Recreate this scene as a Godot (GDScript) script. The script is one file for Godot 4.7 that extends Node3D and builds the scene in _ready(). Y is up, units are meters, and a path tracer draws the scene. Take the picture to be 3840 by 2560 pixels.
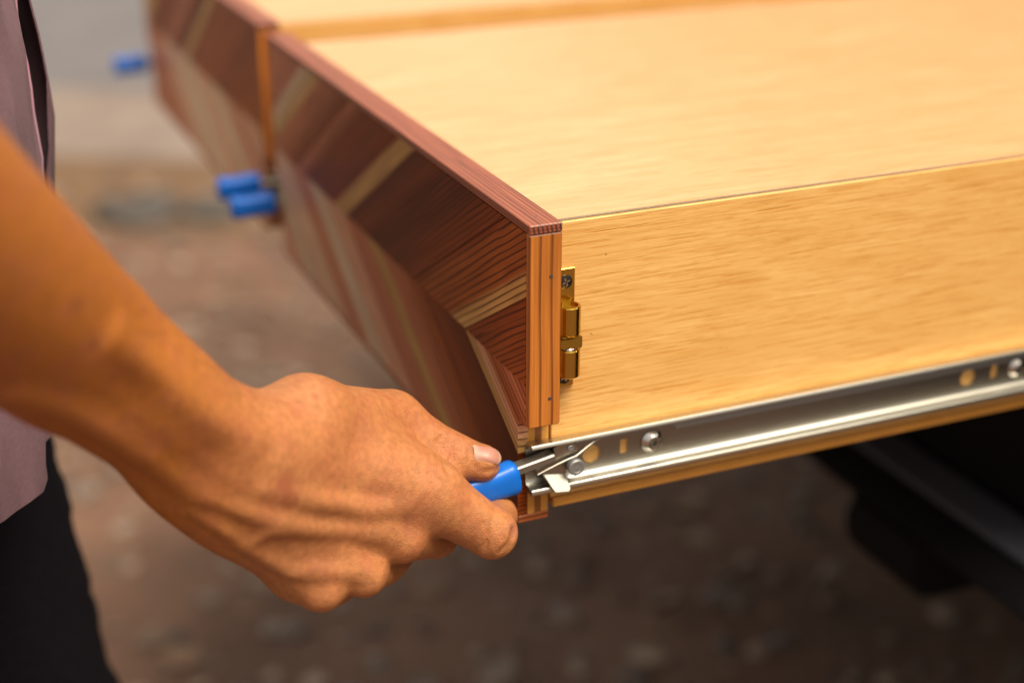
extends Node3D

# Metres. The origin is the top near corner of the near drawer front: x runs into the vehicle, y up, -z along the drawer fronts.
const GROUND := -0.88
const DRAWER_W := 0.459
const DRAWER_PITCH := 0.484
const MID := -0.0808
const SLOPE := 1.72


func _ready() -> void:
	# ---- camera
	var cam := Camera3D.new()
	cam.name = "camera"
	add_child(cam)
	cam.position = Vector3(-0.26408, 0.22009, 0.59244)
	cam.rotation = Vector3(deg_to_rad(-23.08), deg_to_rad(-23.3), 0)
	cam.fov = 25.36
	cam.near = 0.05
	cam.far = 400.0
	var attr := CameraAttributesPhysical.new()
	attr.frustum_focal_length = 53.34
	attr.frustum_focus_distance = 0.712
	attr.frustum_near = 0.05
	attr.frustum_far = 400.0
	attr.exposure_aperture = 3.0
	cam.attributes = attr
	# ---- sky and sun
	var sky_mat := ProceduralSkyMaterial.new()
	sky_mat.sky_top_color = Color(0.92, 0.91, 0.89)
	sky_mat.sky_horizon_color = Color(0.66, 0.62, 0.57)
	sky_mat.sky_curve = 0.35
	sky_mat.ground_bottom_color = Color(0.24, 0.18, 0.14)
	sky_mat.ground_horizon_color = Color(0.34, 0.28, 0.24)
	sky_mat.sun_angle_max = 1.0
	var sky := Sky.new()
	sky.sky_material = sky_mat
	var env := Environment.new()
	env.background_mode = Environment.BG_SKY
	env.sky = sky
	env.background_energy_multiplier = 0.80
	env.tonemap_mode = Environment.TONE_MAPPER_LINEAR
	env.tonemap_exposure = 1.5
	env.sdfgi_enabled = true
	env.ssao_enabled = true
	env.ssil_enabled = true
	var we := WorldEnvironment.new()
	we.name = "world_environment"
	we.environment = env
	add_child(we)
	var sun := DirectionalLight3D.new()
	sun.name = "sun"
	sun.light_energy = 1.25
	sun.light_angular_distance = 30.0
	sun.light_color = Color(1.0, 0.94, 0.85)
	sun.shadow_enabled = true
	add_child(sun)
	sun.look_at_from_position(Vector3(0.20, 1.0, 0.46), Vector3.ZERO)

	make_materials()
	build_ground()
	build_vehicle()
	build_drawers()
	build_person()
	build_litter()


# ---------------------------------------------------------------- naming
var taken := {}


func numbered(called: String) -> String:
	var n: int = taken.get(called, 0)
	taken[called] = n + 1
	return called if n == 0 else "%s_%03d" % [called, n]


func thing(called: String, label: String, category: String, at := Vector3.ZERO, group := "") -> Node3D:
	var o := Node3D.new()
	o.name = numbered(called)
	o.position = at
	add_child(o)
	tag(o, label, category, group)
	return o


func tag(o: Node3D, label: String, category: String, group := "") -> void:
	o.set_meta("label", label)
	o.set_meta("category", category)
	if group != "":
		o.set_meta("group", group)


func obj(called: String, mb: MB, mat: Material, parent: Node3D = null) -> MeshInstance3D:
	var o := MeshInstance3D.new()
	o.mesh = mb.done()
	o.material_override = mat
	if parent == null:
		o.name = numbered(called)
		add_child(o)
	else:
		o.name = called
		parent.add_child(o, true)
	return o


# ---------------------------------------------------------------- mesh builder
class MB:
	var v := PackedVector3Array()
	var n := PackedVector3Array()
	var t := PackedVector2Array()
	var c := PackedColorArray()
	var ix := PackedInt32Array()
	var col := Color(1, 1, 1)
	var uvo := Vector2.ZERO

	func vert(p: Vector3, nn: Vector3, uv: Vector2) -> int:
		v.append(p)
		n.append(nn)
		t.append(uv)
		c.append(col)
		return v.size() - 1

	func face(a: int, b: int, d: int) -> void:
		var g := (v[b] - v[a]).cross(v[d] - v[a])
		if g.dot(n[a] + n[b] + n[d]) > 0.0:
			ix.append_array([a, d, b])
		else:
			ix.append_array([a, b, d])

	# a flat polygon fan (convex) with planar uv in metres along (ua, va)
	func flat(ps: Array, nn: Vector3, ua := Vector3.ZERO, va := Vector3.ZERO) -> void:
		if ua == Vector3.ZERO:
			ua = Vector3(1, 0, 0) if absf(nn.x) < 0.7 else Vector3(0, 0, 1)
			va = nn.cross(ua)
		var f := v.size()
		for p: Vector3 in ps:
			vert(p, nn, Vector2(p.dot(ua), p.dot(va)) + uvo)
		for i in range(1, ps.size() - 1):
			face(f, f + i, f + i + 1)

	func quad(a: Vector3, b: Vector3, d: Vector3, e: Vector3) -> void:
		var g := (b - a).cross(d - a)
		if g.length() < 1e-12:
			g = (d - a).cross(e - a)
		flat([a, b, d, e], g.normalized())

	# box with chamfered edges, grain along x (or the axis given)
	func rbox(lo: Vector3, hi: Vector3, ch := 0.0004, grain := 0, xf := Transform3D.IDENTITY) -> void:
		var m := (lo + hi) * 0.5
		var h := (hi - lo) * 0.5
		ch = minf(ch, minf(h.x, minf(h.y, h.z)) * 0.95)
		var ax := [Vector3(1, 0, 0), Vector3(0, 1, 0), Vector3(0, 0, 1)]
		for a in 3:
			for s in [-1.0, 1.0]:
				var b := (a + 1) % 3
				var d := (a + 2) % 3
				var ps := []
				for q in [[-1, -1], [1, -1], [1, 1], [-1, 1]]:
					var p := Vector3.ZERO
					p[a] = s * h[a]
					p[b] = q[0] * (h[b] - ch)
					p[d] = q[1] * (h[d] - ch)
					ps.append(xf * (m + p))
				var ua: Vector3 = ax[grain] if a != grain else ax[b]
				var va: Vector3 = ax[3 - a - grain] if a != grain else ax[d]
				flat(ps, xf.basis * (ax[a] * s), xf.basis * ua, xf.basis * va)
		if ch <= 0.0:
			return
		for a in 3:  # edges along axis a
			var b := (a + 1) % 3
			var d := (a + 2) % 3
			for sb in [-1.0, 1.0]:
				for sd in [-1.0, 1.0]:
					var ps := []
					for q in [[-1, 0], [1, 0], [1, 1], [-1, 1]]:
						var p := Vector3.ZERO
						p[a] = q[0] * (h[a] - ch)
						p[b] = sb * (h[b] - (ch if q[1] == 1 else 0.0))
						p[d] = sd * (h[d] - (0.0 if q[1] == 1 else ch))
						ps.append(xf * (m + p))
					var nn := Vector3.ZERO
					nn[b] = sb
					nn[d] = sd
					flat(ps, xf.basis * nn.normalized(), xf.basis * ax[grain], xf.basis * ax[(grain + 1) % 3])
		for sx in [-1.0, 1.0]:
			for sy in [-1.0, 1.0]:
				for sz in [-1.0, 1.0]:
					var s := Vector3(sx, sy, sz)
					flat([xf * (m + s * (h - Vector3(0, ch, ch))), xf * (m + s * (h - Vector3(ch, 0, ch))), xf * (m + s * (h - Vector3(ch, ch, 0)))], xf.basis * (s / sqrt(3.0)))

	# grid of points [rows][cols] -> smooth surface
	func grid(rows: Array, closed := false, flip := false) -> void:
		var nr := rows.size()
		var nc: int = rows[0].size()
		var f := v.size()
		var vv := 0.0
		for r in nr:
			if r > 0:
				vv += (rows[r][0] as Vector3).distance_to(rows[r - 1][0])
			var uu := 0.0
			for k in nc:
				if k > 0:
					uu += (rows[r][k] as Vector3).distance_to(rows[r][k - 1])
				var pr: Vector3 = rows[maxi(r - 1, 0)][k]
				var nx: Vector3 = rows[mini(r + 1, nr - 1)][k]
				var pc: Vector3
				var nk: Vector3
				if closed:
					pc = rows[r][(k - 1 + nc) % nc] if k > 0 else rows[r][nc - 2]
					nk = rows[r][k + 1] if k < nc - 1 else rows[r][1]
				else:
					pc = rows[r][maxi(k - 1, 0)]
					nk = rows[r][mini(k + 1, nc - 1)]
				var nn := (nk - pc).cross(nx - pr).normalized()
				if flip:
					nn = -nn
				vert(rows[r][k], nn, Vector2(uu, vv) + uvo)
		for r in nr - 1:
			for k in nc - 1:
				var a := f + r * nc + k
				face(a, a + 1, a + nc + 1)
				face(a, a + nc + 1, a + nc)

	func tube(path: Array, rad, sides := 10, cap := true) -> void:
		var rows := []
		var side := Vector3.ZERO
		for i in path.size():
			var d: Vector3 = ((path[mini(i + 1, path.size() - 1)] as Vector3) - path[maxi(i - 1, 0)]).normalized()
			if side == Vector3.ZERO:
				side = d.cross(Vector3(0.3, 1, 0.2)).normalized()
			side = (side - d * side.dot(d)).normalized()
			var up: Vector3 = d.cross(side)
			var r: float = rad[i] if rad is Array else rad
			var row := []
			for k in sides + 1:
				var a := TAU * k / sides
				row.append((path[i] as Vector3) + (side * cos(a) + up * sin(a)) * r)
			rows.append(row)
		grid(rows, true)
		if cap:
			for e in [0, path.size() - 1]:
				var ps: Array = rows[e].slice(0, sides)
				var d: Vector3 = (path[0] - path[1]) if e == 0 else (path[-1] - path[-2])
				flat(ps, d.normalized())

	# profile [[radius, height], ...] turned round an axis; sharp corners between points
	func lathe(at: Vector3, axis: Vector3, prof: Array, sides := 28, smooth := true) -> void:
		axis = axis.normalized()
		var s := axis.cross(Vector3(0.31, 0.9, 0.27)).normalized()
		var u := axis.cross(s)
		for i in prof.size() - 1:
			var a: Array = prof[i]
			var b: Array = prof[i + 1]
			var dr: float = b[0] - a[0]
			var dh: float = b[1] - a[1]
			var f := v.size()
			for k in sides + 1:
				var an := TAU * k / sides
				var d := s * cos(an) + u * sin(an)
				var nn := (d * dh - axis * dr).normalized()
				vert(at + d * float(a[0]) + axis * float(a[1]), nn, Vector2(an * 0.01, a[1]))
				vert(at + d * float(b[0]) + axis * float(b[1]), nn, Vector2(an * 0.01, b[1]))
			for k in sides:
				face(f + k * 2, f + k * 2 + 1, f + k * 2 + 3)
				face(f + k * 2, f + k * 2 + 3, f + k * 2 + 2)

	# closed 2D outline pushed from d0 to d1; map turns (2D point, depth) into space
	func prism(poly: PackedVector2Array, d0: float, d1: float, o: Vector3, ax: Vector3, ay: Vector3, az: Vector3, smooth := false) -> void:
		var tri := Geometry2D.triangulate_polygon(poly)
		for e in 2:
			var d := d0 if e == 0 else d1
			var nn := az * (1.0 if (e == 1) == (d1 > d0) else -1.0)
			var f := v.size()
			for p in poly:
				vert(o + ax * p.x + ay * p.y + az * d, nn, p + uvo)
			for i in range(0, tri.size(), 3):
				face(f + tri[i], f + tri[i + 1], f + tri[i + 2])
		var cw := 1.0 if Geometry2D.is_polygon_clockwise(poly) else -1.0
		var cnt := poly.size()
		var en := []
		for i in cnt:
			var e2 := poly[(i + 1) % cnt] - poly[i]
			en.append(Vector2(-e2.y, e2.x).normalized() * cw)
		for i in cnt:
			var j := (i + 1) % cnt
			var na: Vector2 = en[i]
			var nb: Vector2 = en[i]
			if smooth:
				if en[i].dot(en[(i - 1 + cnt) % cnt]) > 0.6:
					na = (en[i] + en[(i - 1 + cnt) % cnt]).normalized()
				if en[i].dot(en[j]) > 0.6:
					nb = (en[i] + en[j]).normalized()
			var n3a := ax * na.x + ay * na.y
			var n3b := ax * nb.x + ay * nb.y
			var f := v.size()
			var le := poly[i].distance_to(poly[j])
			vert(o + ax * poly[i].x + ay * poly[i].y + az * d0, n3a, Vector2(d0, 0) + uvo)
			vert(o + ax * poly[j].x + ay * poly[j].y + az * d0, n3b, Vector2(d0, le) + uvo)
			vert(o + ax * poly[j].x + ay * poly[j].y + az * d1, n3b, Vector2(d1, le) + uvo)
			vert(o + ax * poly[i].x + ay * poly[i].y + az * d1, n3a, Vector2(d1, 0) + uvo)
			face(f, f + 1, f + 2)
			face(f, f + 2, f + 3)

	func done() -> ArrayMesh:
		var a := []
		a.resize(Mesh.ARRAY_MAX)
		a[Mesh.ARRAY_VERTEX] = v
		a[Mesh.ARRAY_NORMAL] = n
		a[Mesh.ARRAY_TEX_UV] = t
		a[Mesh.ARRAY_COLOR] = c
		a[Mesh.ARRAY_INDEX] = ix
		var m := ArrayMesh.new()
		m.add_surface_from_arrays(Mesh.PRIMITIVE_TRIANGLES, a)
		return m


# ---------------------------------------------------------------- fields for bodies: [[points], radius at first, radius at last, blend]; a negative blend carves
func field(p: Vector3, bones: Array) -> float:
	var d := 1.0
	for b: Array in bones:
		var q := 1.0
		var ps: Array = b[0]
		var ra: float = b[1]
		var rb: float = b[2]
		for i in ps.size() - 1:
			var a: Vector3 = ps[i]
			var ab: Vector3 = (ps[i + 1] as Vector3) - a
			var ap := p - a
			var t := clampf(ap.dot(ab) / ab.length_squared(), 0.0, 1.0)
			q = minf(q, (ap - ab * t).length() - ra - (rb - ra) * t)
		var k: float = b[3]
		if k < 0.0:
			var h := clampf(0.5 + 0.5 * (d + q) / k, 0.0, 1.0)
			d = d * (1.0 - h) - q * h - k * h * (1.0 - h)
		elif absf(d - q) < k:
			var h := (k - absf(d - q)) / k
			d = minf(d, q) - h * h * k * 0.25
		else:
			d = minf(d, q)
	return d


func slope(p: Vector3, bones: Array, e := 0.0006) -> Vector3:
	var x := Vector3(e, 0, 0)
	var y := Vector3(0, e, 0)
	var z := Vector3(0, 0, e)
	return Vector3(field(p + x, bones) - field(p - x, bones), field(p + y, bones) - field(p - y, bones), field(p + z, bones) - field(p - z, bones)).normalized()


# surface nets over bricks of 8 nodes
func mesh_field(bones: Array, lo: Vector3, hi: Vector3, cell: float) -> MB:
	var bx := int(ceil((hi.x - lo.x) / cell / 8.0)) + 1
	var by := int(ceil((hi.y - lo.y) / cell / 8.0)) + 1
	var bz := int(ceil((hi.z - lo.z) / cell / 8.0)) + 1
	var nx := bx * 8
	var ny := by * 8
	var nz := bz * 8
	var sy := nx
	var sz := nx * ny
	var val := PackedFloat32Array()
	val.resize(nx * ny * nz)
	val.fill(1.0)
	var live := []
	var rad := cell * 8.0 * 0.87
	for kz in bz:
		for ky in by:
			for kx in bx:
				var o := lo + Vector3(kx, ky, kz) * cell * 8.0
				var c := o + Vector3.ONE * cell * 3.5
				var dm := 1.0
				var ds := PackedFloat32Array()
				for b: Array in bones:
					var q := field(c, [[b[0], b[1], b[2], 0.0]])
					ds.append(q)
					if b[3] >= 0.0:
						dm = minf(dm, q)
				if dm > rad + 0.012 + cell:
					continue
				var base := kx * 8 + ky * 8 * sy + kz * 8 * sz
				if dm < -rad - 0.004 - cell:
					for z in 8:
						for y in 8:
							for x in 8:
								val[base + x + y * sy + z * sz] = -1.0
					continue
				var act := []
				for i in bones.size():
					if ds[i] < dm + 2.0 * rad + 0.02:
						act.append(bones[i])
				live.append(Vector3i(kx, ky, kz))
				for z in 8:
					for y in 8:
						for x in 8:
							val[base + x + y * sy + z * sz] = field(o + Vector3(x, y, z) * cell, act)
	var at := PackedInt32Array()
	at.resize(val.size())
	at.fill(-1)
	var mb := MB.new()
	var cells := PackedInt32Array()
	var off := [0, 1, sy, sy + 1, sz, sz + 1, sz + sy, sz + sy + 1]
	var edges := [[0, 1], [2, 3], [4, 5], [6, 7], [0, 2], [1, 3], [4, 6], [5, 7], [0, 4], [1, 5], [2, 6], [3, 7]]
	for bk: Vector3i in live:
		for z in 8:
			var gz := bk.z * 8 + z
			if gz >= nz - 1:
				continue
			for y in 8:
				var gy := bk.y * 8 + y
				if gy >= ny - 1:
					continue
				for x in 8:
					var gx := bk.x * 8 + x
					if gx >= nx - 1:
						continue
					var i0 := gx + gy * sy + gz * sz
					var s0 := val[i0] < 0.0
					if (val[i0 + 1] < 0.0) == s0 and (val[i0 + sy] < 0.0) == s0 and (val[i0 + sz] < 0.0) == s0 and (val[i0 + sy + 1] < 0.0) == s0 and (val[i0 + sz + 1] < 0.0) == s0 and (val[i0 + sy + sz] < 0.0) == s0 and (val[i0 + sy + sz + 1] < 0.0) == s0:
						continue
					var sum := Vector3.ZERO
					var cnt := 0
					for e: Array in edges:
						var va := val[i0 + off[e[0]]]
						var vb := val[i0 + off[e[1]]]
						if (va < 0.0) != (vb < 0.0):
							var t := va / (va - vb)
							var pa := Vector3(e[0] & 1, (e[0] >> 1) & 1, (e[0] >> 2) & 1)
							var pb := Vector3(e[1] & 1, (e[1] >> 1) & 1, (e[1] >> 2) & 1)
							sum += pa.lerp(pb, t)
							cnt += 1
					at[i0] = mb.v.size()
					mb.vert(lo + (Vector3(gx, gy, gz) + sum / cnt) * cell, Vector3.ZERO, Vector2.ZERO)
					cells.append(i0)
	for i0 in cells:
		var s0 := val[i0] < 0.0
		for a in 3:
			var st: int = [1, sy, sz][a]
			if (val[i0 + st] < 0.0) == s0:
				continue
			var u: int = [sy, sz, 1][a]
			var w: int = [sz, 1, sy][a]
			if i0 - u - w < 0:
				continue
			var q := [at[i0], at[i0 - u], at[i0 - u - w], at[i0 - w]]
			if q.min() < 0:
				continue
			if s0:
				mb.ix.append_array([q[0], q[2], q[1], q[0], q[3], q[2]])
			else:
				mb.ix.append_array([q[0], q[1], q[2], q[0], q[2], q[3]])
	for i in range(0, mb.ix.size(), 3):
		var a := mb.ix[i]
		var b := mb.ix[i + 1]
		var d := mb.ix[i + 2]
		var g := (mb.v[d] - mb.v[a]).cross(mb.v[b] - mb.v[a])
		mb.n[a] += g
		mb.n[b] += g
		mb.n[d] += g
	var turn := 1.0 if mb.v.size() == 0 or mb.n[0].dot(slope(mb.v[0], bones, 0.002)) > 0.0 else -1.0
	for i in mb.n.size():
		mb.n[i] = mb.n[i].normalized() * turn
	if turn < 0.0:
		mb.ix.reverse()
	return mb


# ---------------------------------------------------------------- textures
func noise(sd: int, freq: float, w: int, h: int, stretch_x := 1, stretch_y := 1, oct := 4) -> PackedByteArray:
	var f := FastNoiseLite.new()
	f.seed = sd
	f.noise_type = FastNoiseLite.TYPE_SIMPLEX_SMOOTH
	f.frequency = freq
	f.fractal_octaves = oct
	var im := f.get_seamless_image(maxi(w / stretch_x, 8), maxi(h / stretch_y, 8))
	im.resize(w, h, Image.INTERPOLATE_CUBIC)
	im.convert(Image.FORMAT_L8)
	return im.get_data()


func picture(w: int, h: int, data: PackedByteArray) -> ImageTexture:
	return ImageTexture.create_from_image(Image.create_from_data(w, h, false, Image.FORMAT_RGB8, data))


func grey(w: int, h: int, data: PackedByteArray) -> ImageTexture:
	return ImageTexture.create_from_image(Image.create_from_data(w, h, false, Image.FORMAT_L8, data))


func lin(r: float, g: float, b: float) -> Color:
	return Color(r, g, b).linear_to_srgb()


# plywood face: long fine pores and broad figure; the grain runs along u
func ply_texture(sd: int, pale: Color, deep: Color, pores: float) -> Array:
	var w := 1024
	var h := 1024
	var fine := noise(sd, 0.16, w, h, 32, 1, 2)
	var broad := noise(sd + 2, 0.008, w, h, 4, 1, 3)
	var r := RandomNumberGenerator.new()
	r.seed = sd
	var ink := PackedByteArray()
	ink.resize(w * h)
	for s in 11000:
		var x := r.randi() % w
		var y := r.randi() % h
		if broad[y * w + x] / 255.0 < r.randf() * 0.6:
			continue
		var n := 16 + int(110.0 * pow(r.randf(), 2.0))
		var dark := 18.0 + 105.0 * pow(r.randf(), 1.8)
		var lean := r.randf_range(-0.012, 0.028)
		for k in n:
			var e := dark * minf(1.0, minf(k, n - k) / 12.0)
			var i := ((y + int(k * lean) + h) % h) * w + (x + k) % w
			ink[i] = mini(255, ink[i] + int(e))
			var j := (i + w) % (w * h)
			ink[j] = mini(255, ink[j] + int(e * 0.2))
	var out := PackedByteArray()
	out.resize(w * h * 3)
	var bump := PackedByteArray()
	bump.resize(w * h)
	for i in w * h:
		var t := (fine[i] - 128) / 255.0 * 0.26 + (broad[i] - 128) / 255.0 * 0.24
		var p := ink[i] / 255.0 * pores
		t = clampf(0.24 - t * 0.9 + p * 0.8, 0.0, 1.0)
		out[i * 3] = int(255.0 * lerpf(pale.r, deep.r, t))
		out[i * 3 + 1] = int(255.0 * lerpf(pale.g, deep.g, t))
		out[i * 3 + 2] = int(255.0 * lerpf(pale.b, deep.b, t))
		bump[i] = int(clampf(200.0 - p * 120.0 - (fine[i] - 128) * 0.15, 0, 255))
	return [picture(w, h, out), grey(w, h, bump)]


# cedar: dark latewood lines along u, spaced over v; a multiplier round one
func cedar_texture(sd: int, rings: float, wave: float, deep: float) -> ImageTexture:
	var w := 512
	var h := 512
	var warp := noise(sd, 0.010, w, h, 4, 1, 3)
	var fib := noise(sd + 1, 0.16, w, h, 24, 1, 3)
	var band := noise(sd + 2, 0.02, w, h, 6, 1, 3)
	var gap := noise(sd + 3, 0.03, 8, h, 1, 1, 3)
	var out := PackedByteArray()
	out.resize(w * h * 3)
	var ph := 0.0
	for y in h:
		ph += rings / h * (0.55 + 0.9 * gap[y * 8 + 4] / 255.0)
		for x in w:
			var i := y * w + x
			var r := ph + wave * (warp[i] - 128) / 128.0
			var s := r - floorf(r)
			var late := smoothstep(0.62, 0.90, s) * (1.0 - smoothstep(0.93, 1.0, s))
			var m := 1.0 - deep * late + (fib[i] - 128) / 255.0 * 0.22 + (band[i] - 128) / 255.0 * 0.22
			m = clampf(m * 0.88, 0.05, 1.0)
			out[i * 3] = int(255.0 * pow(m, 0.85))
			out[i * 3 + 1] = int(255.0 * pow(m, 1.0))
			out[i * 3 + 2] = int(255.0 * pow(m, 1.08))
	return picture(w, h, out)


var M := {}


func std(r: float, g: float, b: float, rough: float, metal := 0.0) -> StandardMaterial3D:
	var m := StandardMaterial3D.new()
	m.albedo_color = lin(r, g, b)
	m.roughness = rough
	m.metallic = metal
	return m


func textured(tex: Texture2D, size: Vector2, rough: float, bump: Texture2D = null, depth := 0.0) -> StandardMaterial3D:
	var m := StandardMaterial3D.new()
	m.albedo_texture = tex
	m.uv1_scale = Vector3(1.0 / size.x, 1.0 / size.y, 1)
	m.roughness = rough
	if bump:
		m.heightmap_enabled = true
		m.heightmap_texture = bump
		m.heightmap_scale = depth
	return m


func mottled(sd: int, freq: float, a: Color, b: Color, size: float, rough: float, oct := 5) -> StandardMaterial3D:
	var f := FastNoiseLite.new()
	f.seed = sd
	f.frequency = freq
	f.fractal_octaves = oct
	var g := Gradient.new()
	g.set_color(0, a)
	g.set_color(1, b)
	var im := f.get_seamless_image(512, 512)
	im.convert(Image.FORMAT_L8)
	var src := im.get_data()
	var out := PackedByteArray()
	out.resize(512 * 512 * 3)
	for i in src.size():
		var c := a.lerp(b, src[i] / 255.0)
		out[i * 3] = int(c.r * 255)
		out[i * 3 + 1] = int(c.g * 255)
		out[i * 3 + 2] = int(c.b * 255)
	var m := StandardMaterial3D.new()
	m.albedo_texture = picture(512, 512, out)
	m.uv1_triplanar = true
	m.uv1_world_triplanar = true
	m.uv1_scale = Vector3.ONE / size
	m.roughness = rough
	m.heightmap_enabled = true
	m.heightmap_texture = grey(512, 512, src)
	m.heightmap_scale = 0.02
	return m


func make_materials() -> void:
	var p := ply_texture(11, Color(0.91, 0.755, 0.49), Color(0.70, 0.43, 0.13), 1.15)
	M.side = textured(p[0], Vector2(0.30, 0.21), 0.45, p[1], 0.02)
	p = ply_texture(31, Color(0.865, 0.70, 0.54), Color(0.70, 0.44, 0.22), 1.0)
	M.top = textured(p[0], Vector2(0.34, 0.24), 0.34, p[1], 0.015)
	p = ply_texture(51, Color(0.86, 0.64, 0.30), Color(0.62, 0.36, 0.09), 1.0)
	M.edge = textured(p[0], Vector2(0.10, 0.05), 0.6, p[1], 0.02)
	var dark_edge: StandardMaterial3D = M.edge.duplicate()
	dark_edge.albedo_color = Color(0.66, 0.56, 0.44)
	M.edge_dark = dark_edge
	var c0 := cedar_texture(71, 22.0, 0.22, 0.55)
	var c1 := cedar_texture(81, 24.0, 0.45, 0.5)
	var c2 := cedar_texture(91, 34.0, 0.25, 0.5)
	var c3 := cedar_texture(95, 20.0, 0.18, 0.42)
	M.cedar = []
	for t: Texture2D in [c0, c1, c2]:
		var m := textured(t, Vector2(0.22, 0.075), 0.42)
		m.vertex_color_use_as_albedo = true
		m.metallic_specular = 0.22
		M.cedar.append(m)
	for q: Array in [["cap", c2, 0.36, 0.105, 0.050, 0.036], ["trim", c3, 0.54, 0.185, 0.028, 0.062], ["foot", c1, 0.42, 0.12, 0.03, 0.05]]:
		var m := textured(q[1], Vector2(0.25, q[5] * 2.0), 0.42)
		m.albedo_color = lin(q[2], q[3], q[4])
		M[q[0]] = m
	M.cap_end = std(0.10, 0.035, 0.025, 0.7)
	M.cap_end_late = std(0.035, 0.010, 0.010, 0.7)
	M.strip = mottled(5, 0.05, Color(0.40, 0.34, 0.27), Color(0.56, 0.49, 0.40), 0.05, 0.8)
	M.zinc = std(0.60, 0.59, 0.52, 0.34, 1.0)
	M.zinc_dull = std(0.34, 0.32, 0.28, 0.36, 1.0)
	M.web = std(0.27, 0.25, 0.225, 0.38, 1.0)  # same steel as the flange, darkened to paint the ground it mirrors
	M.zinc_grey = std(0.30, 0.31, 0.32, 0.55, 0.8)
	M.lever = std(0.30, 0.28, 0.25, 0.5, 1.0)
	M.steel = std(0.55, 0.53, 0.50, 0.18, 1.0)
	M.brass = std(0.60, 0.38, 0.07, 0.20, 1.0)
	M.brass_dull = std(0.50, 0.33, 0.06, 0.32, 1.0)
	M.black_screw = std(0.05, 0.045, 0.04, 0.35, 0.8)
	M.nail_metal = std(0.16, 0.17, 0.19, 0.4, 0.9)
	M.blue = std(0.0, 0.13, 0.60, 0.38)
	M.blue.subsurf_scatter_enabled = true
	M.blue.subsurf_scatter_strength = 0.03
	M.plastic = std(0.058, 0.064, 0.084, 0.6)
	M.black = std(0.006, 0.006, 0.007, 0.8)
	M.plastic.metallic_specular = 0.35
	M.black.metallic_specular = 0.2
	M.paint = std(0.03, 0.035, 0.04, 0.15)
	M.rubber = std(0.015, 0.015, 0.015, 0.8)
	M.dirt = mottled(7, 0.012, Color(0.295, 0.21, 0.16), Color(0.455, 0.335, 0.265), 3.0, 0.95, 6)
	M.road = mottled(9, 0.02, Color(0.345, 0.335, 0.345), Color(0.40, 0.385, 0.395), 4.0, 0.9)
	M.sand = mottled(19, 0.02, Color(0.42, 0.37, 0.34), Color(0.50, 0.445, 0.41), 2.0, 0.9)
	M.dry = mottled(10, 0.02, Color(0.30, 0.215, 0.14), Color(0.44, 0.34, 0.24), 1.2, 0.95)
	var skin := StandardMaterial3D.new()
	skin.vertex_color_use_as_albedo = true
	skin.roughness = 0.42
	skin.metallic_specular = 0.4
	skin.subsurf_scatter_enabled = true
	skin.subsurf_scatter_strength = 0.04
	var f := FastNoiseLite.new()
	f.seed = 3
	f.noise_type = FastNoiseLite.TYPE_CELLULAR
	f.cellular_return_type = FastNoiseLite.RETURN_DISTANCE2_SUB
	f.frequency = 0.11
	f.fractal_octaves = 2
	var pores := f.get_seamless_image(512, 512)
	pores.convert(Image.FORMAT_L8)
	skin.heightmap_enabled = true
	skin.heightmap_texture = ImageTexture.create_from_image(pores)
	skin.heightmap_scale = 0.06
	skin.uv1_triplanar = true
	skin.uv1_scale = Vector3.ONE / 0.045
	M.skin = skin
	M.nail = std(0.60, 0.36, 0.31, 0.40)
	M.nail.vertex_color_use_as_albedo = true
	M.nail.albedo_color = Color.WHITE
	M.shirt = cloth(21, Color(0.39, 0.265, 0.315), Color(0.545, 0.395, 0.445), 0.028)
	M.jeans = cloth(22, Color(0.055, 0.052, 0.072), Color(0.135, 0.125, 0.15), 0.03)
	M.jeans.rim_enabled = false
	M.jeans.metallic_specular = 0.15
	M.thread = std(0.45, 0.25, 0.33, 0.9)
	M.shoe = std(0.02, 0.03, 0.06, 0.6)


# woven cloth; uv in metres
func cloth(sd: int, a: Color, b: Color, size: float) -> StandardMaterial3D:
	var w := 512
	var slub_x := noise(sd, 0.12, w, w, 16, 1, 3)
	var slub_y := noise(sd + 1, 0.12, w, w, 1, 16, 3)
	var patch := noise(sd + 2, 0.015, w, w, 1, 1, 4)
	var out := PackedByteArray()
	out.resize(w * w * 3)
	var hgt := PackedByteArray()
	hgt.resize(w * w)
	for y in w:
		for x in w:
			var i := y * w + x
			var wx := sin(x * TAU * 48.0 / w)
			var wy := sin(y * TAU * 48.0 / w)
			var over := 0.5 + 0.5 * wx * wy
			var t := clampf(0.5 + (slub_x[i] - 128) / 255.0 * 0.8 * over + (slub_y[i] - 128) / 255.0 * 0.8 * (1.0 - over) + (patch[i] - 128) / 255.0 * 0.35 + wx * wy * 0.12, 0, 1)
			var c := a.lerp(b, t)
			out[i * 3] = int(c.r * 255)
			out[i * 3 + 1] = int(c.g * 255)
			out[i * 3 + 2] = int(c.b * 255)
			hgt[i] = int(clampf(128 + 60 * wx * wy + (slub_x[i] - 128) * 0.4, 0, 255))
	var m := textured(picture(w, w, out), Vector2(size, size), 0.9, grey(w, w, hgt), 0.07)
	m.rim_enabled = true
	m.rim = 0.3
	m.rim_tint = 0.6
	return m


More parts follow.
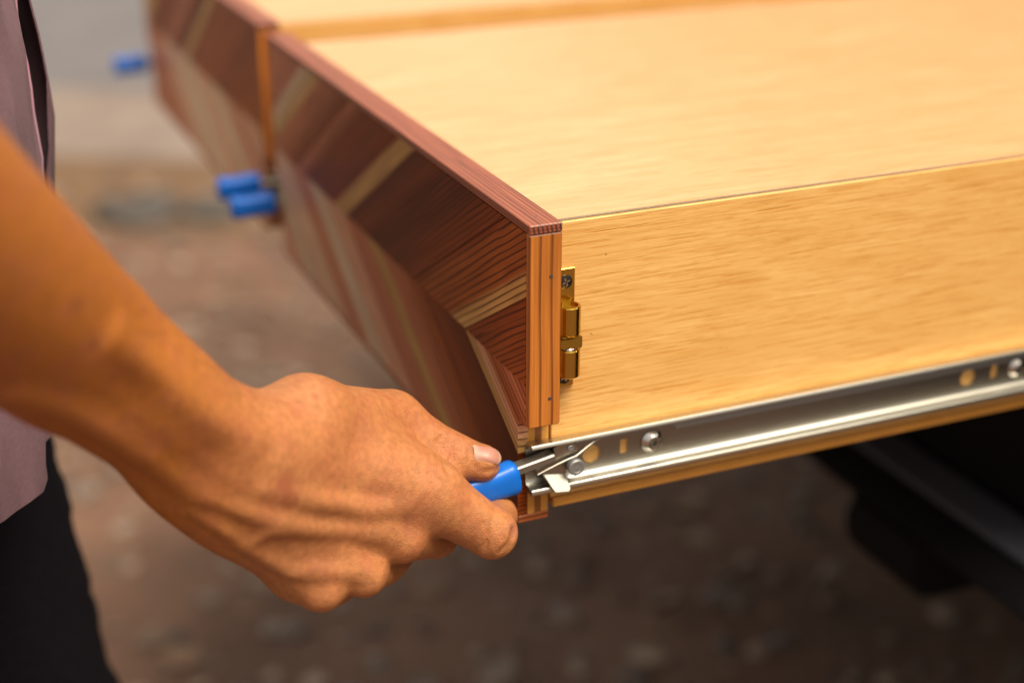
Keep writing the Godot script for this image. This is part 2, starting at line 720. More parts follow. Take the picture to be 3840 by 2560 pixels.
# ---------------------------------------------------------------- ground
func sheet(called: String, x0: float, z0: float, x1: float, z1: float, y: float, mat: Material, bumps := 0.0, step := 1.0) -> void:
	var mb := MB.new()
	var f := FastNoiseLite.new()
	f.seed = 77
	f.frequency = 1.3
	var nx := maxi(int((x1 - x0) / step), 1)
	var nz := maxi(int((z1 - z0) / step), 1)
	var rows := []
	for r in nz + 1:
		var row := []
		for k in nx + 1:
			var x := lerpf(x0, x1, float(k) / nx)
			var z := lerpf(z0, z1, float(r) / nz)
			row.append(Vector3(x, y + bumps * f.get_noise_2d(x, z), z))
		rows.append(row)
	mb.grid(rows, false, true)
	for i in mb.n.size():
		if mb.n[i].y < 0.0:
			mb.n[i] = -mb.n[i]
	var o := obj(called, mb, mat)
	o.set_meta("kind", "structure")


func build_ground() -> void:
	sheet("ground", -120, -120, 120, 120, GROUND, M.dirt)
	# the road runs across behind the camp site, a strip of dry grass along its edge
	var mb := MB.new()
	var rim := RandomNumberGenerator.new()
	rim.seed = 4
	var near := []
	var far := []
	var rows := []
	var mid := []
	var sand := []
	for k in 81:
		var x := -40.0 + k
		var z := -4.15 + 0.30 * rim.randf_range(-1, 1) + (x - 0.2) * 0.43
		near.append(Vector3(x, GROUND + 0.006, z))
		far.append(Vector3(x, GROUND + 0.006, z - 9.0))
		mid.append(Vector3(x, GROUND + 0.003, z + 1.22 + 0.30 * rim.randf()))
		sand.append(Vector3(x, GROUND + 0.0045, z + 0.80 + 0.16 * rim.randf_range(-1, 1)))
	mb.grid([near, far])
	for i in mb.n.size():
		mb.n[i] = Vector3.UP
	obj("road", mb, M.road).set_meta("kind", "structure")
	mb = MB.new()
	var under := []
	for p: Vector3 in near:
		under.append(p + Vector3(0, -0.003, -0.4))
	mb.grid([mid, under])
	for i in mb.n.size():
		mb.n[i] = Vector3.UP
	obj("verge", mb, M.dry).set_meta("kind", "structure")
	mb = MB.new()
	var under2 := []
	for p: Vector3 in under:
		under2.append(p + Vector3(0, 0.0015, 0))
	mb.grid([sand, under2])
	for i in mb.n.size():
		mb.n[i] = Vector3.UP
	obj("road_shoulder", mb, M.sand).set_meta("kind", "structure")


func blob(sd: int, flat_y: float) -> ArrayMesh:
	var mb := MB.new()
	var r := RandomNumberGenerator.new()
	r.seed = sd
	var f := FastNoiseLite.new()
	f.seed = sd
	f.frequency = 0.9
	var rows := []
	for a in 7:
		var row := []
		for b in 11:
			var th := PI * a / 6.0
			var ph := TAU * b / 10.0
			var d := Vector3(sin(th) * cos(ph), cos(th), sin(th) * sin(ph))
			row.append(Vector3(d.x, d.y * flat_y, d.z) * (1.0 + 0.55 * f.get_noise_3dv(d * 1.2)))
		rows.append(row)
	mb.grid(rows, true)
	for i in mb.n.size():
		if mb.n[i].dot(mb.v[i]) < 0.0:
			mb.n[i] = -mb.n[i]
	return mb.done()


func scatter(called: String, mesh: Mesh, mat: Material, count: int, sd: int, lo: float, hi: float, cols: Array) -> void:
	var mm := MultiMesh.new()
	mm.transform_format = MultiMesh.TRANSFORM_3D
	mm.use_colors = true
	mm.mesh = mesh
	mm.instance_count = count
	var r := RandomNumberGenerator.new()
	r.seed = sd
	for i in count:
		var x := r.randf_range(-1.6, 2.6)
		var z := r.randf_range(-3.6, 0.4)
		if z < -3.1 + (x - 0.2) * 0.43:
			z += 1.6
		var s := lo + (hi - lo) * pow(r.randf(), 3.0)
		var b := Basis.from_euler(Vector3(r.randf_range(-0.3, 0.3), r.randf() * TAU, r.randf_range(-0.3, 0.3))).scaled(Vector3(s, s * r.randf_range(0.5, 1.0), s * r.randf_range(0.6, 1.0)))
		mm.set_instance_transform(i, Transform3D(b, Vector3(x, GROUND + s * 0.15, z)))
		var c: Color = cols[r.randi() % cols.size()]
		mm.set_instance_color(i, c * r.randf_range(0.75, 1.2))
	var o := MultiMeshInstance3D.new()
	o.name = called
	o.multimesh = mm
	o.material_override = mat
	o.set_meta("kind", "stuff")
	add_child(o)


func build_litter() -> void:
	var stone := StandardMaterial3D.new()
	stone.vertex_color_use_as_albedo = true
	stone.roughness = 0.85
	scatter("gravel", blob(1, 0.6), stone, 9000, 15, 0.004, 0.020, [Color(0.159, 0.104, 0.076), Color(0.109, 0.076, 0.058), Color(0.184, 0.130, 0.096), Color(0.134, 0.104, 0.088), Color(0.285, 0.209, 0.159)])
	get_node("gravel").set_meta("label", "loose brown and grey gravel strewn over the dirt")
	scatter("leaf_litter", blob(2, 0.12), stone, 2600, 16, 0.012, 0.030, [Color(0.176, 0.100, 0.058), Color(0.134, 0.084, 0.054), Color(0.235, 0.159, 0.109), Color(0.159, 0.117, 0.088)])
	get_node("leaf_litter").set_meta("label", "dry brown leaves scattered over the dirt")
	var grey_mat: StandardMaterial3D = stone.duplicate()
	grey_mat.albedo_color = lin(0.060, 0.052, 0.046)
	grey_mat.vertex_color_use_as_albedo = false
	var spots := [[0.26, -2.80, 0.10, "flat dark grey stone lying in the dirt behind the forearm"], [0.42, -2.74, 0.075, "smaller dark stone just right of the flat dark grey stone"]]
	for s: Array in spots:
		var o := MeshInstance3D.new()
		o.mesh = blob(int(s[2] * 1000), 0.35)
		o.material_override = grey_mat
		o.name = numbered("stone")
		o.position = Vector3(s[0], GROUND + 0.01, s[1])
		o.scale = Vector3.ONE * s[2]
		tag(o, s[3], "stone", "dark stones in the dirt")
		add_child(o)


# ---------------------------------------------------------------- vehicle
func build_vehicle() -> void:
	var t := thing("parked_vehicle", "dark vehicle with black plastic rear bumper below the drawers", "vehicle", Vector3(0.40, GROUND, -0.47))
	var az := Vector3(0, 0, 1)
	# bumper: step on top, rounded nose, face falling away to the valance; outline in (x, y) pushed along z
	var y0 := -0.34 - GROUND
	var mb := MB.new()
	var pr := PackedVector2Array([Vector2(0.069, y0 + 0.004), Vector2(0.030, y0), Vector2(0.020, y0 - 0.003), Vector2(0.006, y0 - 0.008), Vector2(0.0, y0 - 0.016), Vector2(0.006, y0 - 0.023), Vector2(0.022, y0 - 0.029), Vector2(0.10, y0 - 0.074), Vector2(0.14, y0 - 0.074), Vector2(0.14, y0 + 0.004)])
	mb.prism(pr, -0.88, 0.88, Vector3.ZERO, Vector3(1, 0, 0), Vector3(0, 1, 0), az, true)
	obj("bumper", mb, M.black, t)
	mb = MB.new()
	mb.rbox(Vector3(0.026, y0 - 0.0005, -0.87), Vector3(0.066, y0 + 0.0052, 0.87), 0.002, 2)
	obj("lit_step_strip", mb, M.plastic, t)  # lighter colour than the nose paints the lit top of the bumper
	# tow eye bracket below the bumper
	mb = MB.new()
	mb.prism(PackedVector2Array([Vector2(0.02, y0 - 0.02), Vector2(0.001, y0 - 0.022), Vector2(-0.004, y0 - 0.035), Vector2(-0.002, y0 - 0.055), Vector2(0.006, y0 - 0.067), Vector2(0.02, y0 - 0.070), Vector2(0.10, y0 - 0.072), Vector2(0.10, y0 - 0.02)]), 0.20, 0.285, Vector3.ZERO, Vector3(1, 0, 0), Vector3(0, 1, 0), az, true)
	obj("tow_bracket", mb, M.black, t)
	# sill and cargo floor the drawers stand on
	mb = MB.new()
	mb.rbox(Vector3(0.070, y0 + 0.002, -0.72), Vector3(0.11, y0 + 0.165, 0.72), 0.006)
	obj("tailgate_sill", mb, M.black, t)
	mb = MB.new()
	mb.rbox(Vector3(0.11, y0 + 0.12, -0.72), Vector3(2.0, y0 + 0.16, 0.72), 0.004)
	obj("cargo_floor", mb, M.black, t)
	mb = MB.new()
	mb.rbox(Vector3(0.15, y0 - 0.10, -0.80), Vector3(3.9, y0 + 0.11, 0.80), 0.02)
	obj("underbody", mb, M.black, t)
	for s in [-1.0, 1.0]:
		mb = MB.new()
		var q := PackedVector2Array([Vector2(0.10, y0 - 0.05), Vector2(0.14, y0 + 0.45), Vector2(0.62, y0 + 1.05), Vector2(3.2, y0 + 1.10), Vector2(4.0, y0 + 0.45), Vector2(4.3, y0 - 0.05), Vector2(1.30, y0 - 0.10), Vector2(1.22, y0 + 0.12), Vector2(0.98, y0 + 0.22), Vector2(0.74, y0 + 0.12), Vector2(0.66, y0 - 0.10)])
		mb.prism(q, 0.74 * s, 0.86 * s, Vector3.ZERO, Vector3(1, 0, 0), Vector3(0, 1, 0), az)
		obj("side_panel", mb, M.paint, t)
		mb = MB.new()
		mb.lathe(Vector3(0.98, 0.34, 0.70 * s), Vector3(0, 0, s), [[0.0, -0.08], [0.30, -0.08], [0.34, -0.04], [0.34, 0.08], [0.30, 0.12], [0.20, 0.11], [0.0, 0.09]])
		obj("wheel", mb, M.rubber, t)
	mb = MB.new()
	mb.rbox(Vector3(0.62, y0 + 1.06, -0.86), Vector3(3.3, y0 + 1.10, 0.86), 0.02)
	obj("roof", mb, M.paint, t)
	mb = MB.new()
	mb.rbox(Vector3(2.2, y0 + 0.16, -0.74), Vector3(2.25, y0 + 1.06, 0.74), 0.01)
	obj("seat_back", mb, M.black, t)


# ---------------------------------------------------------------- drawers
func front_outline(y0: float, y1: float, cut: float) -> PackedVector2Array:
	# (z, y) of the drawer front, narrower beside the slides
	var w := DRAWER_W
	return PackedVector2Array([Vector2(-0.0042, y1), Vector2(-0.0042, cut), Vector2(-0.0128, cut), Vector2(-0.0128, y0), Vector2(-w + 0.0128, y0), Vector2(-w + 0.0128, cut), Vector2(-w + 0.0042, cut), Vector2(-w + 0.0042, y1)])


func tint(stops: Array, m: float) -> Color:
	# stops: [[m, colour], ...] falling m; a doubled m is a hard edge
	for i in range(1, stops.size()):
		if m >= stops[i][0]:
			var a: float = stops[i - 1][0]
			var b: float = stops[i][0]
			var k := 0.0 if a - b < 1e-6 else clampf((a - m) / (a - b), 0, 1)
			return (stops[i - 1][1] as Color).lerp(stops[i][1], k)
	return stops[-1][1]


func planks(parent: Node3D, up: float, edges: Array, stops: Array, sd: int) -> void:
	# boards of one half of the chevron; up = 1 above the middle line, -1 below. m is where a board's line meets the middle line.
	var r := RandomNumberGenerator.new()
	r.seed = sd
	var half := front_outline(MID, -0.0045, -0.102) if up > 0 else front_outline(-0.1556, MID, -0.102)
	if up < 0:
		half = PackedVector2Array([Vector2(-0.0042, MID), Vector2(-0.0042, -0.102), Vector2(-0.0128, -0.102), Vector2(-0.0128, -0.1556), Vector2(-DRAWER_W + 0.0128, -0.1556), Vector2(-DRAWER_W + 0.0128, -0.102), Vector2(-DRAWER_W + 0.0042, -0.102), Vector2(-DRAWER_W + 0.0042, MID)])
	else:
		half = PackedVector2Array([Vector2(-0.0042, -0.0047), Vector2(-0.0042, MID), Vector2(-DRAWER_W + 0.0042, MID), Vector2(-DRAWER_W + 0.0042, -0.0047)])
	var along := Vector2(SLOPE, up).normalized()
	var across := Vector2(-along.y, along.x)
	for e in edges.size() - 1:
		var mb := MB.new()
		mb.uvo = Vector2(r.randf(), r.randf())
		var m1: float = edges[e]
		var m0: float = edges[e + 1]
		var lift := r.randf_range(0.0, 0.0004)
		var cuts := [m1 - 0.00028]
		for s: Array in stops:
			if s[0] < m1 - 0.0006 and s[0] > m0 + 0.0006 and absf(s[0] - float(cuts[-1])) > 1e-5:
				cuts.append(s[0])
		cuts.append(m0 + 0.00028)
		for k in cuts.size() - 1:
			var sub := maxi(int((cuts[k] - cuts[k + 1]) / 0.012), 1)
			for j in sub:
				var ma: float = lerpf(cuts[k], cuts[k + 1], float(j) / sub)
				var mc: float = lerpf(cuts[k], cuts[k + 1], float(j + 1) / sub)
				var far := Vector2(SLOPE, up) * 0.2
				var para := PackedVector2Array([Vector2(ma, MID), Vector2(ma, MID) + far, Vector2(mc, MID) + far, Vector2(mc, MID)])
				for poly: PackedVector2Array in Geometry2D.intersect_polygons(para, half):
					var f := mb.v.size()
					mb.prism(poly, 0.005, -lift, Vector3.ZERO, Vector3(0, 0, 1), Vector3(0, 1, 0), Vector3(1, 0, 0))
					for i in range(f, mb.v.size()):
						var q := Vector2(mb.v[i].z, mb.v[i].y)
						var m := q.x - (q.y - MID) * up * SLOPE
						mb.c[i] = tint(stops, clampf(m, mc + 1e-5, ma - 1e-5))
						mb.t[i] = Vector2(q.dot(along), q.dot(across)) + mb.uvo
						if absf(mb.n[i].x) < 0.5:  # end grain takes its rings across the thickness
							mb.t[i].x = mb.v[i].x * 8.0 + mb.uvo.x
		if mb.v.size():
			obj("plank", mb, M.cedar[r.randi() % 3], parent)


const HEART := Color(0.29, 0.066, 0.013)
const DARK := Color(0.16, 0.032, 0.007)
const WARM := Color(0.42, 0.115, 0.022)
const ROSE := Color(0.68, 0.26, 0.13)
const PINK := Color(0.94, 0.52, 0.32)  # rose, pink and cream run pale to carry the sheen of the lower boards
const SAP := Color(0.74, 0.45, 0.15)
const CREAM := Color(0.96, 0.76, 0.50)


func scaled_stops(a: Array) -> Array:
	var o := []
	for s: Array in a:
		o.append([s[0] * 0.842, s[1]])
	return o


func build_drawers() -> void:
	var ed := []
	for k in 10:
		ed.append((0.09 - 0.0935 * k) * 0.842)
	ed[0] = 0.12
	var up_near := scaled_stops([[0.2, WARM], [-0.02, WARM], [-0.097, HEART], [-0.097, SAP], [-0.116, SAP], [-0.126, WARM], [-0.19, WARM], [-0.19, HEART], [-0.25, DARK], [-0.2845, DARK], [-0.2845, HEART], [-0.335, DARK], [-0.341, SAP], [-0.364, SAP], [-0.371, HEART], [-0.378, HEART], [-0.378, HEART], [-0.44, HEART], [-0.472, ROSE], [-0.472, HEART], [-0.545, ROSE], [-0.552, SAP], [-0.59, CREAM], [-0.60, ROSE], [-0.9, ROSE]])
	var low_near_sheen := scaled_stops([[0.2, ROSE], [-0.0, WARM], [-0.03, ROSE], [-0.06, WARM], [-0.072, PINK], [-0.09, SAP], [-0.097, SAP], [-0.097, DARK], [-0.15, HEART], [-0.19, HEART], [-0.19, WARM], [-0.255, ROSE], [-0.266, SAP], [-0.2845, SAP], [-0.2845, PINK], [-0.30, ROSE], [-0.345, ROSE], [-0.352, PINK], [-0.378, PINK], [-0.378, ROSE], [-0.398, PINK], [-0.405, CREAM], [-0.438, CREAM], [-0.444, PINK], [-0.456, ROSE], [-0.472, ROSE], [-0.472, PINK], [-0.49, ROSE], [-0.50, PINK], [-0.53, CREAM], [-0.545, PINK], [-0.566, PINK], [-0.566, CREAM], [-0.60, CREAM], [-0.61, PINK], [-0.9, PINK]])  # sapwood stripes, plus grazing sheen painted as paler pinks towards the far end
	var up_far := scaled_stops([[0.2, WARM], [-0.1, WARM], [-0.19, HEART], [-0.19, WARM], [-0.2845, WARM], [-0.2845, WARM], [-0.312, HEART], [-0.316, SAP], [-0.338, SAP], [-0.344, DARK], [-0.378, HEART], [-0.378, ROSE], [-0.472, HEART], [-0.472, HEART], [-0.53, WARM], [-0.536, SAP], [-0.60, SAP], [-0.61, WARM], [-0.9, WARM]])
	var low_far_sheen := scaled_stops([[0.2, SAP], [-0.03, SAP], [-0.04, PINK], [-0.097, PINK], [-0.097, ROSE], [-0.15, PINK], [-0.19, CREAM], [-0.19, CREAM], [-0.26, PINK], [-0.285, PINK], [-0.285, CREAM], [-0.35, CREAM], [-0.378, PINK], [-0.378, CREAM], [-0.46, PINK], [-0.472, PINK], [-0.472, ROSE], [-0.9, ROSE]])  # far lower boards coloured pale for their low-angle sheen
	drawer("near plywood drawer whose blue slide lever the hand is gripping", 0.0, ed, up_near, low_near_sheen, 100, true)
	drawer("far plywood drawer with cedar chevron front painted with a pinkish sheen, beyond the near drawer", -DRAWER_PITCH, ed, up_far, low_far_sheen, 200, false)


func drawer(label: String, z: float, ed: Array, up_stops: Array, low_stops: Array, sd: int, near: bool) -> void:
	var t := thing("camp_kitchen_drawer", label, "drawer", Vector3(0, 0.0 if near else 0.003, z), "plywood drawers pulled out of the vehicle")
	var w := DRAWER_W
	var mb: MB
	# three plies of the drawer front
	for k in 3:
		mb = MB.new()
		mb.uvo = Vector2(0.013 * k, 0.02 * k + sd * 0.01)
		mb.prism(front_outline(-0.1556, -0.0047, -0.102), 0.005 + 0.00367 * k, 0.005 + 0.00367 * (k + 1), Vector3.ZERO, Vector3(0, 0, 1), Vector3(0, 1, 0), Vector3(1, 0, 0))
		for i in mb.v.size():  # plies run upright at the ends
			mb.t[i] = Vector2(mb.v[i].y, mb.v[i].x * 1.5 + 0.02 * k) if k != 1 else Vector2(mb.v[i].x, mb.v[i].y * 1.0)
		obj("front_ply", mb, M.edge_dark if k == 1 else M.edge, t)
	planks(t, 1.0, ed, up_stops, sd + 3)
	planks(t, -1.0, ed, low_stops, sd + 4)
	# edge strips of cedar
	mb = MB.new()
	mb.rbox(Vector3(-0.0002, -0.0045, -w), Vector3(0.0162, 0.0, 0.0), 0.0005, 2)
	var cap := obj("top_strip", mb, M.cap, t)
	for s in [0, 1]:
		mb = MB.new()
		var z0 := -0.0042 if s == 0 else -w
		mb.rbox(Vector3(-0.0002, -0.102, z0), Vector3(0.0162, -0.0046, z0 + 0.0041), 0.0006, 1)
		var strip := obj("end_strip", mb, M.trim, t)
		for y in [-0.0255, -0.0875]:
			mb = MB.new()
			var zz := 0.0 if s == 0 else -w
			mb.rbox(Vector3(0.0098, y - 0.0007, zz - 0.0004), Vector3(0.0115, y + 0.0006, zz + 0.00012), 0.0)
			obj("nail_head", mb, M.nail_metal, strip)
	mb = MB.new()
	mb.rbox(Vector3(-0.0002, -0.160, -w + 0.0128), Vector3(0.0164, -0.1557, -0.0128), 0.0004, 2)
	obj("bottom_strip", mb, M.foot, t)
	# latewood on the cut end of the top strip
	mb = MB.new()
	for k in 7:
		var x := 0.0012 + k * 0.00222
		mb.prism(PackedVector2Array([Vector2(x, -0.0005), Vector2(x + 0.0007, -0.0005), Vector2(x + 0.0015, -0.0041), Vector2(x + 0.0007, -0.0041)]), -0.0002, 0.00006, Vector3.ZERO, Vector3(1, 0, 0), Vector3(0, 1, 0), Vector3(0, 0, 1))
	obj("end_grain", mb, M.cap_end_late, cap)
	for zz in [-0.012, -0.105, -0.21, -0.33, -0.44]:
		mb = MB.new()
		mb.lathe(Vector3(0.0085, -0.0001, zz), Vector3(0, 1, 0), [[0.0007, 0.0], [0.0006, 0.00018], [0.0, 0.0002]], 10)
		obj("nail_head", mb, M.nail_metal, cap)
	# box
	for s in [0, 1]:
		mb = MB.new()
		mb.uvo = Vector2(0.03 + 0.07 * s, 0.11 * s + sd * 0.013)
		var z0 := -0.0255 if s == 0 else -w + 0.0135
		mb.rbox(Vector3(0.0178, -0.1495, z0), Vector3(0.90, -0.0052, z0 + 0.012), 0.0004, 0)
		var panel := obj("side_panel", mb, M.side, t)
		if near and s == 0:
			for q: Array in [[0.0455, -0.0243, 0.0004], [0.0385, -0.0640, 0.00035], [0.0392, -0.0646, 0.0002], [0.0182, -0.0915, 0.0006], [0.116, -0.085, 0.00025], [0.205, -0.052, 0.0003]]:
				mb = MB.new()
				mb.lathe(Vector3(q[0], q[1], -0.0135), Vector3(0, 0, 1), [[q[2], 0.0], [q[2] * 0.6, 0.00007], [0.0, 0.00009]], 8)
				obj("speck", mb, M.cap_end_late, panel)
	mb = MB.new()
	mb.uvo = Vector2(0.05, 0.02 + sd * 0.017)
	mb.rbox(Vector3(0.0166, -0.0110, -w + 0.0170), Vector3(0.90, -0.0051, -0.0170), 0.0003, 0)
	obj("top_panel", mb, M.top, t)
	mb = MB.new()
	for s in [0, 1]:
		var z0 := -0.0171 if s == 0 else -w + 0.0151
		mb.rbox(Vector3(0.0168, -0.0052, z0), Vector3(0.90, -0.0046, z0 + 0.0020), 0.0001, 0)
	obj("edge_strip", mb, M.strip, t)
	mb = MB.new()
	mb.uvo = Vector2(0.2, 0.3)
	mb.rbox(Vector3(0.0190, -0.1550, -w + 0.0125), Vector3(0.90, -0.1497, -0.0125), 0.0006, 0)
	obj("bottom_panel", mb, M.edge, t)
	mb = MB.new()
	mb.rbox(Vector3(0.888, -0.1495, -w + 0.0256), Vector3(0.90, -0.0112, -0.0256), 0.0003, 2)
	obj("back_panel", mb, M.side, t)
	slide(t, -0.0135, 1.0, near)
	slide(t, -w + 0.0135, -1.0, false)
	ball_catch(t, -0.0135, 1.0)
	if near:
		for k: Array in [[0.0 - 0.041, -0.205, 0.0032, 0.0016], [-0.029, -0.135, 0.0020, 0.0012], [-0.0470, -0.157, 0.0012, 0.0035]]:
			mb = MB.new()
			mb.lathe(Vector3(0.0004, k[0], k[1]), Vector3(-1, 0, 0), [[1.0, 0.0], [0.8, 0.0007], [0.0, 0.0010]], 14)
			for i in mb.v.size():
				mb.v[i].y = k[0] + (mb.v[i].y - k[0]) * k[2]
				mb.v[i].z = k[1] + (mb.v[i].z - k[1]) * k[3]
			obj("knot", mb, M.cap_end_late, t)


# a pressed steel slide with its lock lever; side +1 faces the camera
func slide(t: Node3D, z0: float, s: float, pressed: bool) -> void:
	var az := Vector3(0, 0, s)
	var ax := Vector3(1, 0, 0)
	var ay := Vector3(0, 1, 0)
	var at := Vector3(0, 0, z0)
	var cy := -0.1277
	var mb := MB.new()
	# channel profile, outline in (depth, height): outer path then back along the inside
	var outer := [[0.0001, 0.0], [0.0001, 0.0090], [0.0008, 0.0112], [0.0022, 0.0126], [0.0042, 0.0130], [0.0066, 0.0132], [0.0090, 0.0138], [0.0099, 0.0127], [0.0099, 0.0121]]
	var inner := [[0.0088, 0.0121], [0.0066, 0.0117], [0.0042, 0.0116], [0.0028, 0.0110], [0.0018, 0.0098], [0.0014, 0.0084], [0.0014, 0.0]]
	for e in [1.0, -1.0]:
		var poly := PackedVector2Array()
		if e < 0.0:  # the lower lip turns up
			outer = [[0.0001, 0.0], [0.0001, 0.0090], [0.0008, 0.0112], [0.0022, 0.0126], [0.0042, 0.0132], [0.0070, 0.0138], [0.0092, 0.0136], [0.0101, 0.0126], [0.0101, 0.0106], [0.0096, 0.0102]]
			inner = [[0.0090, 0.0106], [0.0088, 0.0116], [0.0080, 0.0122], [0.0066, 0.0119], [0.0042, 0.0114], [0.0028, 0.0106], [0.0018, 0.0094], [0.0014, 0.0082], [0.0014, 0.0]]
		for p: Array in outer:
			poly.append(Vector2(p[0], cy + e * p[1] if p[1] > 0.0 else cy + e * 0.0080))
		for p: Array in inner:
			poly.append(Vector2(p[0], cy + e * p[1] if p[1] > 0.0 else cy + e * 0.0080))
		mb.prism(poly, 0.0034, 0.88, at, az, ay, ax, true)
	obj("slide_flange", mb, M.zinc, t)
	# web with its slots and holes; its brown paints the ground reflection
	var web := CSGCombiner3D.new()
	web.name = "slide_web"
	var box := CSGBox3D.new()
	box.size = Vector3(0.8766, 0.0164, 0.00125)
	box.position = Vector3(0.4417, cy, z0 + s * 0.00075)
	box.material = M.web
	web.add_child(box)
	for hx in [0.0, 0.2325, 0.465]:
		for q: Array in [[0.0395, -0.1287, 0.0052, 4], [0.0577, -0.1280, 0.0021, 0]]:
			if q[3] == 4:
				var cyl := CSGCylinder3D.new()
				cyl.radius = q[2]
				cyl.height = 0.01
				cyl.sides = 8
				cyl.rotation = Vector3(PI / 2, 0, 0)
				cyl.position = Vector3(hx + q[0], q[1], z0)
				cyl.operation = CSGShape3D.OPERATION_SUBTRACTION
				cyl.material = M.zinc
				web.add_child(cyl)
			else:
				var b2 := CSGBox3D.new()
				b2.size = Vector3(q[2] * 2, 0.0080, 0.01)
				b2.position = Vector3(hx + q[0], q[1], z0)
				b2.operation = CSGShape3D.OPERATION_SUBTRACTION
				b2.material = M.zinc
				web.add_child(b2)
	t.add_child(web, true)
	# grey strip added for the dark reflection on the upper web, cut away near the end
	mb = MB.new()
	mb.prism(PackedVector2Array([Vector2(0.030, cy + 0.0105), Vector2(0.030, cy + 0.0070), Vector2(0.083, cy + 0.0070), Vector2(0.0855, cy + 0.0064), Vector2(0.087, cy + 0.0042), Vector2(0.87, cy + 0.0042), Vector2(0.87, cy + 0.0105)]), 0.0015, 0.0026, at, ax, ay, az)
	obj("web_reflection_strip", mb, M.zinc_grey, t)
	for hx in [0.0735, 0.306, 0.538]:
		mb = MB.new()
		var c := at + Vector3(hx, -0.1283, 0)
		mb.lathe(c, az, [[0.0062, 0.0016], [0.0062, 0.0022], [0.0036, 0.0044], [0.0030, 0.0045]], 32)
		var screw := obj("slide_screw", mb, M.steel, t)
		mb = MB.new()
		mb.lathe(c, az, [[0.0030, 0.0045], [0.0019, 0.0042], [0.0017, 0.0022], [0.0, 0.0020]], 6)
		obj("hex_socket", mb, M.zinc_dull, screw)
	# lock: pin, plate, spring wire, tab
	mb = MB.new()
	var pin := at + Vector3(0.0262, -0.1285, 0)
	mb.lathe(pin, az, [[0.0040, 0.0014], [0.0040, 0.0068], [0.0036, 0.0070], [0.0036, 0.0094], [0.0043, 0.0096], [0.0043, 0.0124], [0.0039, 0.0128], [0.0026, 0.0128], [0.0024, 0.0126], [0.0012, 0.0126], [0.0, 0.0127]], 32)
	obj("lock_pin", mb, M.zinc_grey, t)
	mb = MB.new()
	mb.prism(PackedVector2Array([Vector2(0.0156, -0.1177), Vector2(0.0178, -0.1167), Vector2(0.0229, -0.1160), Vector2(0.0251, -0.1161), Vector2(0.0274, -0.1175), Vector2(0.0285, -0.1203), Vector2(0.0282, -0.1225), Vector2(0.0231, -0.1260), Vector2(0.0225, -0.1330), Vector2(0.0107, -0.1309), Vector2(0.0063, -0.1292), Vector2(0.0059, -0.1258), Vector2(0.0164, -0.1231)]), 0.0068, 0.0080, at, ax, ay, az)
	var plate := obj("lock_plate", mb, M.zinc_dull, t)
	mb = MB.new()
	mb.lathe(at + Vector3(0.0246, -0.1192, 0), az, [[0.0017, 0.0078], [0.0017, 0.0086], [0.0013, 0.0089], [0.0, 0.0088]], 20)
	obj("rivet", mb, M.zinc_grey, plate)
	mb = MB.new()
	var tl := at + Vector3(0.0103, -0.1308, 0) + az * 0.0076
	var tr := at + Vector3(0.0221, -0.1331, 0) + az * 0.0076
	var b1 := at + Vector3(0.0226, -0.1388, 0) + az * 0.0128
	var b2p := at + Vector3(0.0219, -0.1403, 0) + az * 0.0128
	var b3 := at + Vector3(0.0149, -0.1394, 0) + az * 0.0128
	var b4 := at + Vector3(0.0138, -0.1380, 0) + az * 0.0128
	var thick := Vector3(0, -0.0010, -s * 0.0008)
	var rim := [tl, tr, b1, b2p, b3, b4]
	var under := []
	for p: Vector3 in rim:
		under.append(p + thick)
	mb.flat(rim, (tr - tl).cross(tl - b4).normalized() * s)
	mb.flat(under, -(tr - tl).cross(tl - b4).normalized() * s)
	for i in 6:
		mb.quad(rim[i], rim[(i + 1) % 6], under[(i + 1) % 6], under[i])
	obj("lock_tab", mb, M.zinc, plate)
	mb = MB.new()
	var wire := []
	for p: Array in [[0.0062, -0.1294, 0.0100], [0.0110, -0.1277, 0.0100], [0.0160, -0.1261, 0.0100], [0.0215, -0.1245, 0.0100], [0.0240, -0.1239, 0.0100], [0.0270, -0.1234, 0.0098], [0.0331, -0.1206, 0.0085], [0.0394, -0.1181, 0.0070], [0.0460, -0.1166, 0.0055], [0.053, -0.1158, 0.0045]]:
		wire.append(at + Vector3(p[0], p[1], 0) + az * p[2])
	mb.tube(wire, 0.00068, 10)
	obj("spring_wire", mb, M.zinc_dull, t)
	# lever arm and its blue grip
	var turn := Basis(Vector3(0, 0, 1), 0.17 if pressed else 0.03)
	var pivot := at + Vector3(0.0246, -0.1192, 0)
	var xf := Transform3D(turn, pivot)
	mb = MB.new()
	var za := minf(s * 0.0024, s * 0.0096)
	mb.rbox(Vector3(-0.050, -0.0040, za), Vector3(-0.0088, 0.0004, za + 0.0072), 0.0007, 0, xf)
	var lever := obj("lock_lever", mb, M.lever, t)
	# grip: rounded block, waisted above and below
	var gb := MB.new()
	var rows := []
	var x1 := -0.0284
	var drop := -0.0058 if pressed else -0.0015
	var len := 0.033
	for i in 41:
		var f := i / 40.0
		var e := 1.0
		var d := minf(f, 1.0 - f) * len
		if d < 0.0045:
			e = sqrt(maxf(0.0, 1.0 - pow(1.0 - d / 0.0045, 2.0))) * 0.42 + 0.58
		var hh := (0.0078 + 0.0012 * pow(absf(f - 0.5) * 2.0, 2.2)) * e
		var dd := 0.0062 * e
		var row := []
		for k in 33:
			var a := TAU * k / 32.0
			var cx := cos(a)
			var sx := sin(a)
			var q := pow(pow(absf(cx), 3.4) + pow(absf(sx), 3.4), -1.0 / 3.4)
			row.append(xf * Vector3(x1 - f * len, drop + sx * q * hh, s * 0.0058 + cx * q * dd))
		rows.append(row)
	gb.grid(rows, true)
